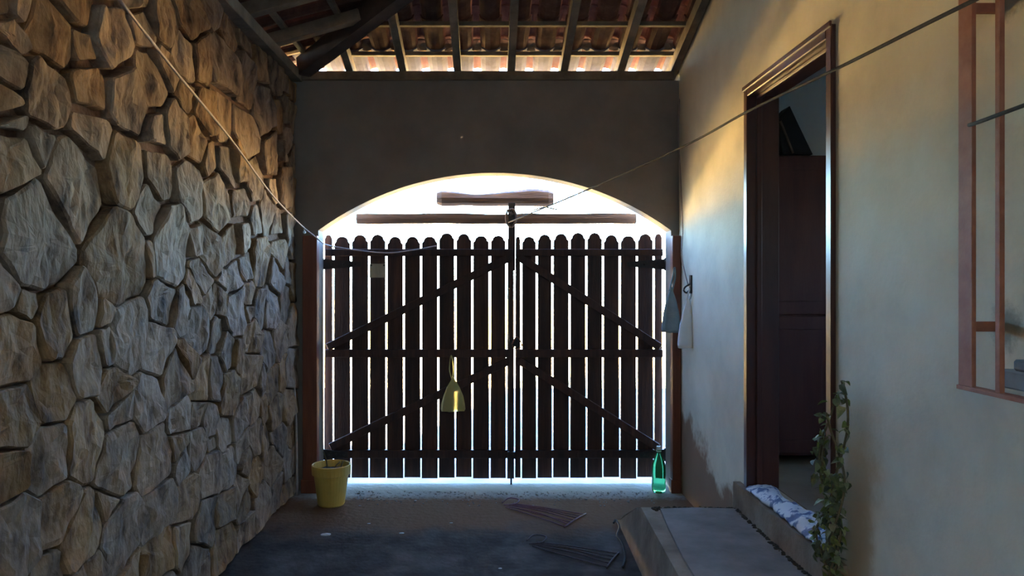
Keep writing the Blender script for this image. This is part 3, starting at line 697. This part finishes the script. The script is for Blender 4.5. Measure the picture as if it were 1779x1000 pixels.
# ------------------------------------------------------------------ door: sill, frame, leaf frame mouldings
d = empty('door_1', (XR, 3.6, DZ0)); tag(d, kind='structure')
bm = bmesh.new(); box(bm, (1.395, 2.99, 0.0), (XR + 0.16, 4.27, DZ0 - 0.002))
bmesh.ops.subdivide_edges(bm, edges=[e for e in bm.edges if e.calc_length() > 0.8], cuts=14, use_grid_fill=True)
for v in bm.verts:
    if v.co.x < 1.40: v.co += Vector((0.010 * noise.noise(v.co * 7), 0, 0.012 * noise.noise(v.co * 9) * (v.co.z > 0.4)))
fin(bm, 'sill', M['cement'], d)
ft = 0.05
B('jamb', (XR - 0.02, DY1 - ft, DZ0), (XR + 0.16, DY1, DZ1), M['doorwood'], d)
B('jamb', (XR - 0.02, DY0, DZ0), (XR + 0.16, DY0 + ft, DZ1), M['doorwood'], d)
B('head', (XR - 0.02, DY0 + ft, DZ1 - ft), (XR + 0.16, DY1 - ft, DZ1), M['doorwood'], d)
B('stop_moulding', (XR + 0.03, DY1 - ft - 0.018, DZ0), (XR + 0.06, DY1 - ft, DZ1 - ft), M['doorwood'], d, 0.003)
B('stop_moulding', (XR + 0.03, DY0 + ft, DZ0), (XR + 0.06, DY0 + ft + 0.018, DZ1 - ft), M['doorwood'], d, 0.003)
B('stop_moulding', (XR + 0.03, DY0 + ft, DZ1 - ft - 0.018), (XR + 0.06, DY1 - ft, DZ1 - ft), M['doorwood'], d, 0.003)
B('head_moulding', (XR - 0.028, DY0 - 0.004, DZ1 - 0.012), (XR - 0.018, DY1 + 0.004, DZ1 + 0.012), M['doorwood'], d, 0.002)

# room behind the door
B('floor_room', (XR + 0.15, 2.4, 0.30), (4.2, 5.4, DZ0 - 0.004), M['infloor'])['kind'] = 'structure'
B('wall_room_far', (XR + 0.15, 5.4, 0.30), (4.2, 5.5, 3.2), M['inwall'])['kind'] = 'structure'
B('wall_room_near', (XR + 0.15, 2.3, 0.30), (4.2, 2.4, 3.2), M['inwall'])['kind'] = 'structure'
wall_x('wall_room_side', 4.2, 4.3, [2.3, 3.5, 3.9, 5.5], [0.3, 1.7, 2.2, 3.2], [(3.5, 3.9, 1.7, 2.2)], M['inwall'])  # opening added to bring sky light into the room
B('ceiling_room', (XR + 0.15, 2.3, 3.2), (4.3, 5.5, 3.28), M['inwall'])['kind'] = 'structure'
g = empty('wardrobe', (2.2, 4.8, DZ0)); tag(g, 'dark reddish wooden wardrobe standing inside the doorway', 'wardrobe')
wx0, wx1, wy0 = 1.66, 2.62, 4.62
B('carcass', (wx0, wy0 + 0.02, DZ0 + 0.06), (wx1, 5.15, 2.37), M['wardrobe'], g)
for i in range(2):
    a = wx0 + 0.004 + i * 0.48; b = a + 0.472
    do = B('wardrobe_door', (a, wy0, 1.38), (b, wy0 + 0.02, 2.36), M['wardrobe'], g)
    B('panel', (a + 0.07, wy0 - 0.006, 1.46), (b - 0.07, wy0, 2.28), M['wardrobe'], do)
    do2 = B('wardrobe_door', (a, wy0, DZ0 + 0.08), (b, wy0 + 0.02, 1.37), M['wardrobe'], g)
    B('panel', (a + 0.07, wy0 - 0.006, 0.60), (b - 0.07, wy0, 1.29), M['wardrobe'], do2)
    bm = bmesh.new(); bmesh.ops.create_icosphere(bm, subdivisions=2, radius=0.014, matrix=Matrix.Translation((b - 0.03 if i == 0 else a + 0.03, wy0 - 0.012, 1.5))); fin(bm, 'knob', M['iron'], do, smooth=True)
for (a, b) in ((wx0, wx0 + 0.06), (wx1 - 0.06, wx1)): B('foot', (a, wy0 + 0.02, DZ0 - 0.004), (b, 5.15, DZ0 + 0.07), M['wardrobe'], g)
g = empty('leaning_case', (1.9, 4.8, 2.375)); tag(g, 'black flat case leaning on top of the wardrobe inside the doorway', 'case')
bm = bmesh.new()
pp = [at(1352, 205, 4.74), at(1372, 184, 4.74), at(1386, 214, 4.74), at(1412, 268, 4.74), at(1360, 268, 4.74)]
for p in pp: p.z = max(p.z, 2.374)
extrude_poly(bm, pp, (0, 0.14, 0)); fin(bm, 'case_body', M['black'], g)
T('case_trim', [at(1356, 210, 4.735), at(1368, 240, 4.735), at(1378, 266, 4.735)], 0.008, M['weathered'], g, 5)

# cloth on the sill
g = empty('floor_cloth', (1.5, 3.65, DZ0)); tag(g, 'crumpled white cloth with dark blue pattern lying on the door sill', 'cloth')
bm = bmesh.new(); nu, nv = 34, 9; gtop = []
for i in range(nu + 1):
    r_ = []
    for j in range(nv + 1):
        u = i / nu; v = j / nv
        y = 3.17 + 0.915 * u + 0.012 * noise.noise((v * 4, 2, u * 3)); wd = 0.15 + 0.03 * math.sin(u * 7)
        x = 1.408 + v * wd + 0.012 * noise.noise((u * 9, v * 3, 1))
        h_ = 0.020 + 0.058 * math.sin(math.pi * min(1, v * 1.0)) ** 0.8 * (0.55 + 0.6 * abs(noise.noise((u * 5, v * 2, 0)))) + 0.018 * noise.noise((u * 16, v * 6, 4))
        h_ *= 0.35 + 0.65 * math.sin(math.pi * min(1, 0.08 + u * 0.9)) ** 0.5
        r_.append(bm.verts.new((x, y, DZ0 + max(0.012, h_))))
    gtop.append(r_)
for i in range(nu):
    for j in range(nv): bm.faces.new((gtop[i][j], gtop[i][j + 1], gtop[i + 1][j + 1], gtop[i + 1][j]))
ret = bmesh.ops.extrude_face_region(bm, geom=list(bm.faces))
for v in [x for x in ret['geom'] if isinstance(x, bmesh.types.BMVert)]: v.co.z = max(DZ0 + 0.001, v.co.z - 0.012)
fin(bm, 'cloth_sheet', M['floral'], g, smooth=True)

# ------------------------------------------------------------------ window grille and window
wn = empty('window_1', (XR, 1.4, WZ0)); tag(wn, kind='structure')
B('window_sill', (XR - 0.05, WY0 - 0.06, WZ0 - 0.05), (XR + 0.15, WY1 + 0.075, WZ0 - 0.001), M['sill'], wn)
for (a, b) in (((WY0, WZ0), (WY0 + 0.05, WZ1)), ((WY1 - 0.05, WZ0), (WY1, WZ1)), ((WY0 + .05, WZ1 - 0.05), (WY1 - .05, WZ1)), ((WY0 + .05, WZ0), (WY1 - .05, WZ0 + 0.05))):
    B('window_frame', (XR + 0.05, a[0], a[1]), (XR + 0.10, b[0], b[1]), M['doorwood'], wn)
B('window_frame', (XR + 0.05, 1.405, WZ0 + .05), (XR + 0.10, 1.455, WZ1 - .05), M['doorwood'], wn)
B('pane', (XR + 0.07, WY0 + 0.05, WZ0 + 0.05), (XR + 0.076, 1.405, WZ1 - 0.05), M['glass'], wn, 0)
B('pane', (XR + 0.07, 1.455, WZ0 + 0.05), (XR + 0.076, WY1 - 0.05, WZ1 - 0.05), M['glass'], wn, 0)
B('shutter', (XR + 0.12, WY0, WZ0), (XR + 0.145, WY1, WZ1), M['doorwood'], wn)
XG = 1.34
g = empty('window_grille', (XG, 1.5, 1.286)); tag(g, 'rusty red iron window grille standing off the house wall at right', 'grille')
Zb, Zt = 1.286, 2.50
def bar(name, y, wd, z0, z1): B(name, (XG - 0.006, y - wd / 2, z0), (XG + 0.006, y + wd / 2, z1), M['rust'], g, 0.001)
bar('frame_bar', 2.087, 0.060, Zb, Zt); bar('frame_bar', 0.75, 0.060, Zb, Zt)
for y in (1.953, 1.78, 1.61, 1.44, 1.27, 1.10, 0.93): B('upright', (XG - 0.007, y - 0.009, Zb), (XG + 0.007, y + 0.009, Zt), M['rust'], g, 0.001)
B('bottom_bar', (XG - 0.012, 0.72, Zb - 0.008), (XG + 0.02, 2.117, Zb + 0.004), M['rust'], g, 0.001)
B('top_bar', (XG - 0.012, 0.72, Zt - 0.004), (XG + 0.02, 2.117, Zt + 0.008), M['rust'], g, 0.001)
for y in (2.087, 0.75):
    for z in (1.456, 2.347): B('bracket', (XG, y - 0.006, z - 0.014), (XR + 0.02, y + 0.006, z + 0.014), M['rust'], g, 0.001)
g = empty('sill_tray', (XR - 0.01, 1.9, WZ0)); tag(g, 'small blue grey tray on the window sill at the right edge', 'tray')
bm = bmesh.new(); box(bm, (XR - 0.045, 1.70, WZ0), (XR + 0.035, 1.985, WZ0 + 0.03), 0.006); fin(bm, 'tray', M['bluegrey'], g)
bm = bmesh.new(); box(bm, (XR - 0.035, 1.90, WZ0 + 0.03), (XR + 0.0, 1.965, WZ0 + 0.045), 0.008); fin(bm, 'soap', M['whiteplastic'], g)

# ------------------------------------------------------------------ climbing plant by the door
g = empty('climbing_plant', (1.40, 2.98, 0.29)); tag(g, 'straggly climbing plant with small leaves growing up the near door jamb', 'plant')
rv = random.Random(21); stems = []
for s in range(5):
    z1 = (1.19, 1.05, 0.95, 1.12, 0.8)[s]; p = []; k = 10
    for i in range(k + 1):
        t = i / k; z = 0.312 + (z1 - 0.312) * t
        p.append((1.392 + 0.018 * math.sin(t * 9 + s * 1.7) - 0.01 * s * 0.3, 3.01 + 0.05 * math.sin(t * 6 + s * 1.3) + 0.02 * (s - 2), z))
    p = cat(p, 3); stems.append(p); T('vine_stem', p, 0.005, M['stem'], g, 5)
def leaf_mesh(name, L_, Wd, fold, curl):
    bm = bmesh.new(); ys = [0, 0.18, 0.45, 0.75, 1.0]; ws = [0.12, 0.85, 1.0, 0.6, 0.02]; Cn = []; Lf = []; Rt = []
    for y, ww in zip(ys, ws):
        z = -curl * y * y * L_
        Cn.append(bm.verts.new((0, y * L_, z))); Lf.append(bm.verts.new((-ww * Wd / 2, y * L_ - 0.12 * L_ * (y == 0.18), z + fold * ww * Wd / 2))); Rt.append(bm.verts.new((ww * Wd / 2, y * L_ - 0.12 * L_ * (y == 0.18), z + fold * ww * Wd / 2)))
    for i in range(4):
        bm.faces.new((Cn[i], Lf[i], Lf[i + 1], Cn[i + 1])); bm.faces.new((Cn[i], Cn[i + 1], Rt[i + 1], Rt[i]))
    ret = bmesh.ops.extrude_face_region(bm, geom=list(bm.faces))
    for v in [x for x in ret['geom'] if isinstance(x, bmesh.types.BMVert)]: v.co.z -= 0.0012
    bmesh.ops.recalc_face_normals(bm, faces=bm.faces)
    me = bpy.data.meshes.new(name); bm.to_mesh(me); bm.free(); me.materials.append(M['leaf']); return me
lms = [leaf_mesh('leaf', 0.036, 0.032, 0.35, 0.4), leaf_mesh('leaf', 0.028, 0.024, 0.5, 0.7), leaf_mesh('leaf', 0.042, 0.035, 0.25, 0.9)]
for i in range(390):
    p = rv.choice(stems); q = rv.choice(p)
    if (q.z > 0.9 and rv.random() < 0.35) or q.z < 0.385: continue
    o = link('leaf', rv.choice(lms)); o.parent = g; o.matrix_parent_inverse = Matrix.Translation(-g.location)
    M3 = Matrix.Rotation(rv.uniform(0, 6.28), 4, 'Z') @ Matrix.Rotation(rv.uniform(-1.5, 0.5), 4, 'X') @ Matrix.Rotation(rv.uniform(-.8, .8), 4, 'Y')
    loc = q + Vector((rv.uniform(-0.022, 0.010), rv.uniform(-0.03, 0.03), rv.uniform(-0.02, 0.02)))
    Mw = Matrix.Translation(loc) @ M3 @ Matrix.Scale(rv.uniform(0.65, 1.05), 4)
    mx_ = max((Mw @ v.co).x for v in o.data.vertices)
    if mx_ > XR - 0.004: Mw = Matrix.Translation((XR - 0.006 - mx_, 0, 0)) @ Mw
    o.matrix_basis = Mw

# ------------------------------------------------------------------ things on the floor
def fp(px, py, z=0.006):
    Y = (H - z) * F / (py - CY); return at(px, py, Y)
def rack(name, left, right_a, right_b, nstr, m, label, rad):
    g = empty(name, fp(*left, 0.0)); tag(g, label, 'rack', 'wire racks lying on the floor')
    L_ = fp(*left); A = fp(*right_a); Bq = fp(*right_b)
    for i in range(nstr):
        t = i / (nstr - 1); e = A.lerp(Bq, t); s = L_ + (e - L_) * 0.04 + (Bq - A) * (t - 0.5) * 0.30
        mid = s.lerp(e, 0.5) + (Bq - A).normalized() * 0.02 * math.sin(i * 2.1) + Vector((0, 0, 0.004 + 0.008 * (i % 2)))
        T('wire_strand', cat([s, mid, e], 6), rad, m, g, 5)
    T('end_bar', cat([A + (A - Bq) * 0.06, A.lerp(Bq, 0.5) + Vector((0, 0, 0.006)), Bq + (Bq - A) * 0.06], 5), rad * 1.5, m, g, 6)
    T('end_loop', cat([L_ + Vector((-0.03, 0.03, 0.004)), L_ + Vector((0.02, 0.09, 0.02)), L_ + Vector((0.09, 0.07, 0.015)), L_ + Vector((0.06, -0.01, 0.008)), L_ + Vector((-0.02, -0.02, 0.004))], 6), rad * 1.3, m, g, 6)
    return g
rack('wire_rack', (880, 876), (1016, 893), (982, 914), 7, M['redwire'], 'reddish wire rack lying on the floor nearest the gate', 0.0035)
rack('wire_rack', (924, 943), (1074, 961), (1055, 984), 5, M['wire'], 'dark wire rack lying on the floor against the doorstep', 0.004)
o = T('bent_wire', cat([fp(1066, 908, 0.02), at(1070, 903, 4.85), at(1076, 915, 4.7), at(1072, 930, 4.55), at(1082, 945, 4.4), fp(1086, 968, 0.01), fp(1082, 985, 0.008)], 6), 0.007, M['cord'], None, 6)
tag(o, 'bent black wire curling beside the far end of the doorstep', 'wire')
# paper scraps
def scrap(px, py, s, lab, seed, asp=0.6):
    p = fp(px, py, 0.0); g = bmesh.new(); n = 8; c = g.verts.new(p + Vector((0, 0, s * 0.28))); ring = []; base = []
    for k in range(n):
        a = 2 * math.pi * k / n; rr = s * (0.7 + 0.5 * abs(noise.noise((k * 1.3, seed, 0))))
        q = p + Vector((math.cos(a) * rr, math.sin(a) * rr * asp, 0)); ring.append(g.verts.new(q + Vector((0, 0, s * (0.12 + 0.14 * abs(noise.noise((k, seed, 5)))))))); base.append(g.verts.new(q * 1.0 + Vector((0, 0, 0.0005))))
    for k in range(n): g.faces.new((c, ring[k], ring[(k + 1) % n])); g.faces.new((ring[k], base[k], base[(k + 1) % n], ring[(k + 1) % n]))
    g.faces.new(base)
    o = fin(g, 'paper_scrap', M['scrap']); tag(o, lab, 'scrap', 'scraps on the floor')
scrap(566, 929, 0.045, 'largest white paper scrap, on the floor in front of the yellow pot', 1)
scrap(698, 926, 0.022, 'flat pale scrap in the middle of the floor below the left gate leaf', 2)
scrap(784, 908, 0.014, 'tiny white scrap on the floor below the yellowish hanging bag', 3)
scrap(641, 909, 0.014, 'thin pale sliver on the floor between the yellow pot and the flat scrap', 4)
scrap(869, 987, 0.014, 'tiny pale scrap at the bottom of the picture left of the dark wire rack', 5)
scrap(722, 869, 0.012, 'tiny pale scrap on the brown dirt just inside the left gate leaf', 6)
# gravel in front of the gate
bm = bmesh.new(); rq = random.Random(9)
for i in range(420):
    y = 5.62 - min(0.36, abs(rq.gauss(0, 0.16))); x = rq.uniform(-1.0, 1.22); r = rq.uniform(0.002, 0.007) * (1.6 if rq.random() < 0.08 else 1)
    if y > 5.55 and not (-1.2 < x < 1.2): continue
    bmesh.ops.create_icosphere(bm, subdivisions=1, radius=r, matrix=Matrix.Translation((x, y, r * 0.35)) @ Matrix.Rotation(rq.uniform(0, 3), 4, 'Z') @ Matrix.Diagonal((1.3, 1, 0.7, 1)))
o = fin(bm, 'gravel', M['pebble']); tag(o, 'loose gravel and grit scattered along the foot of the gate', 'gravel', kind='stuff')
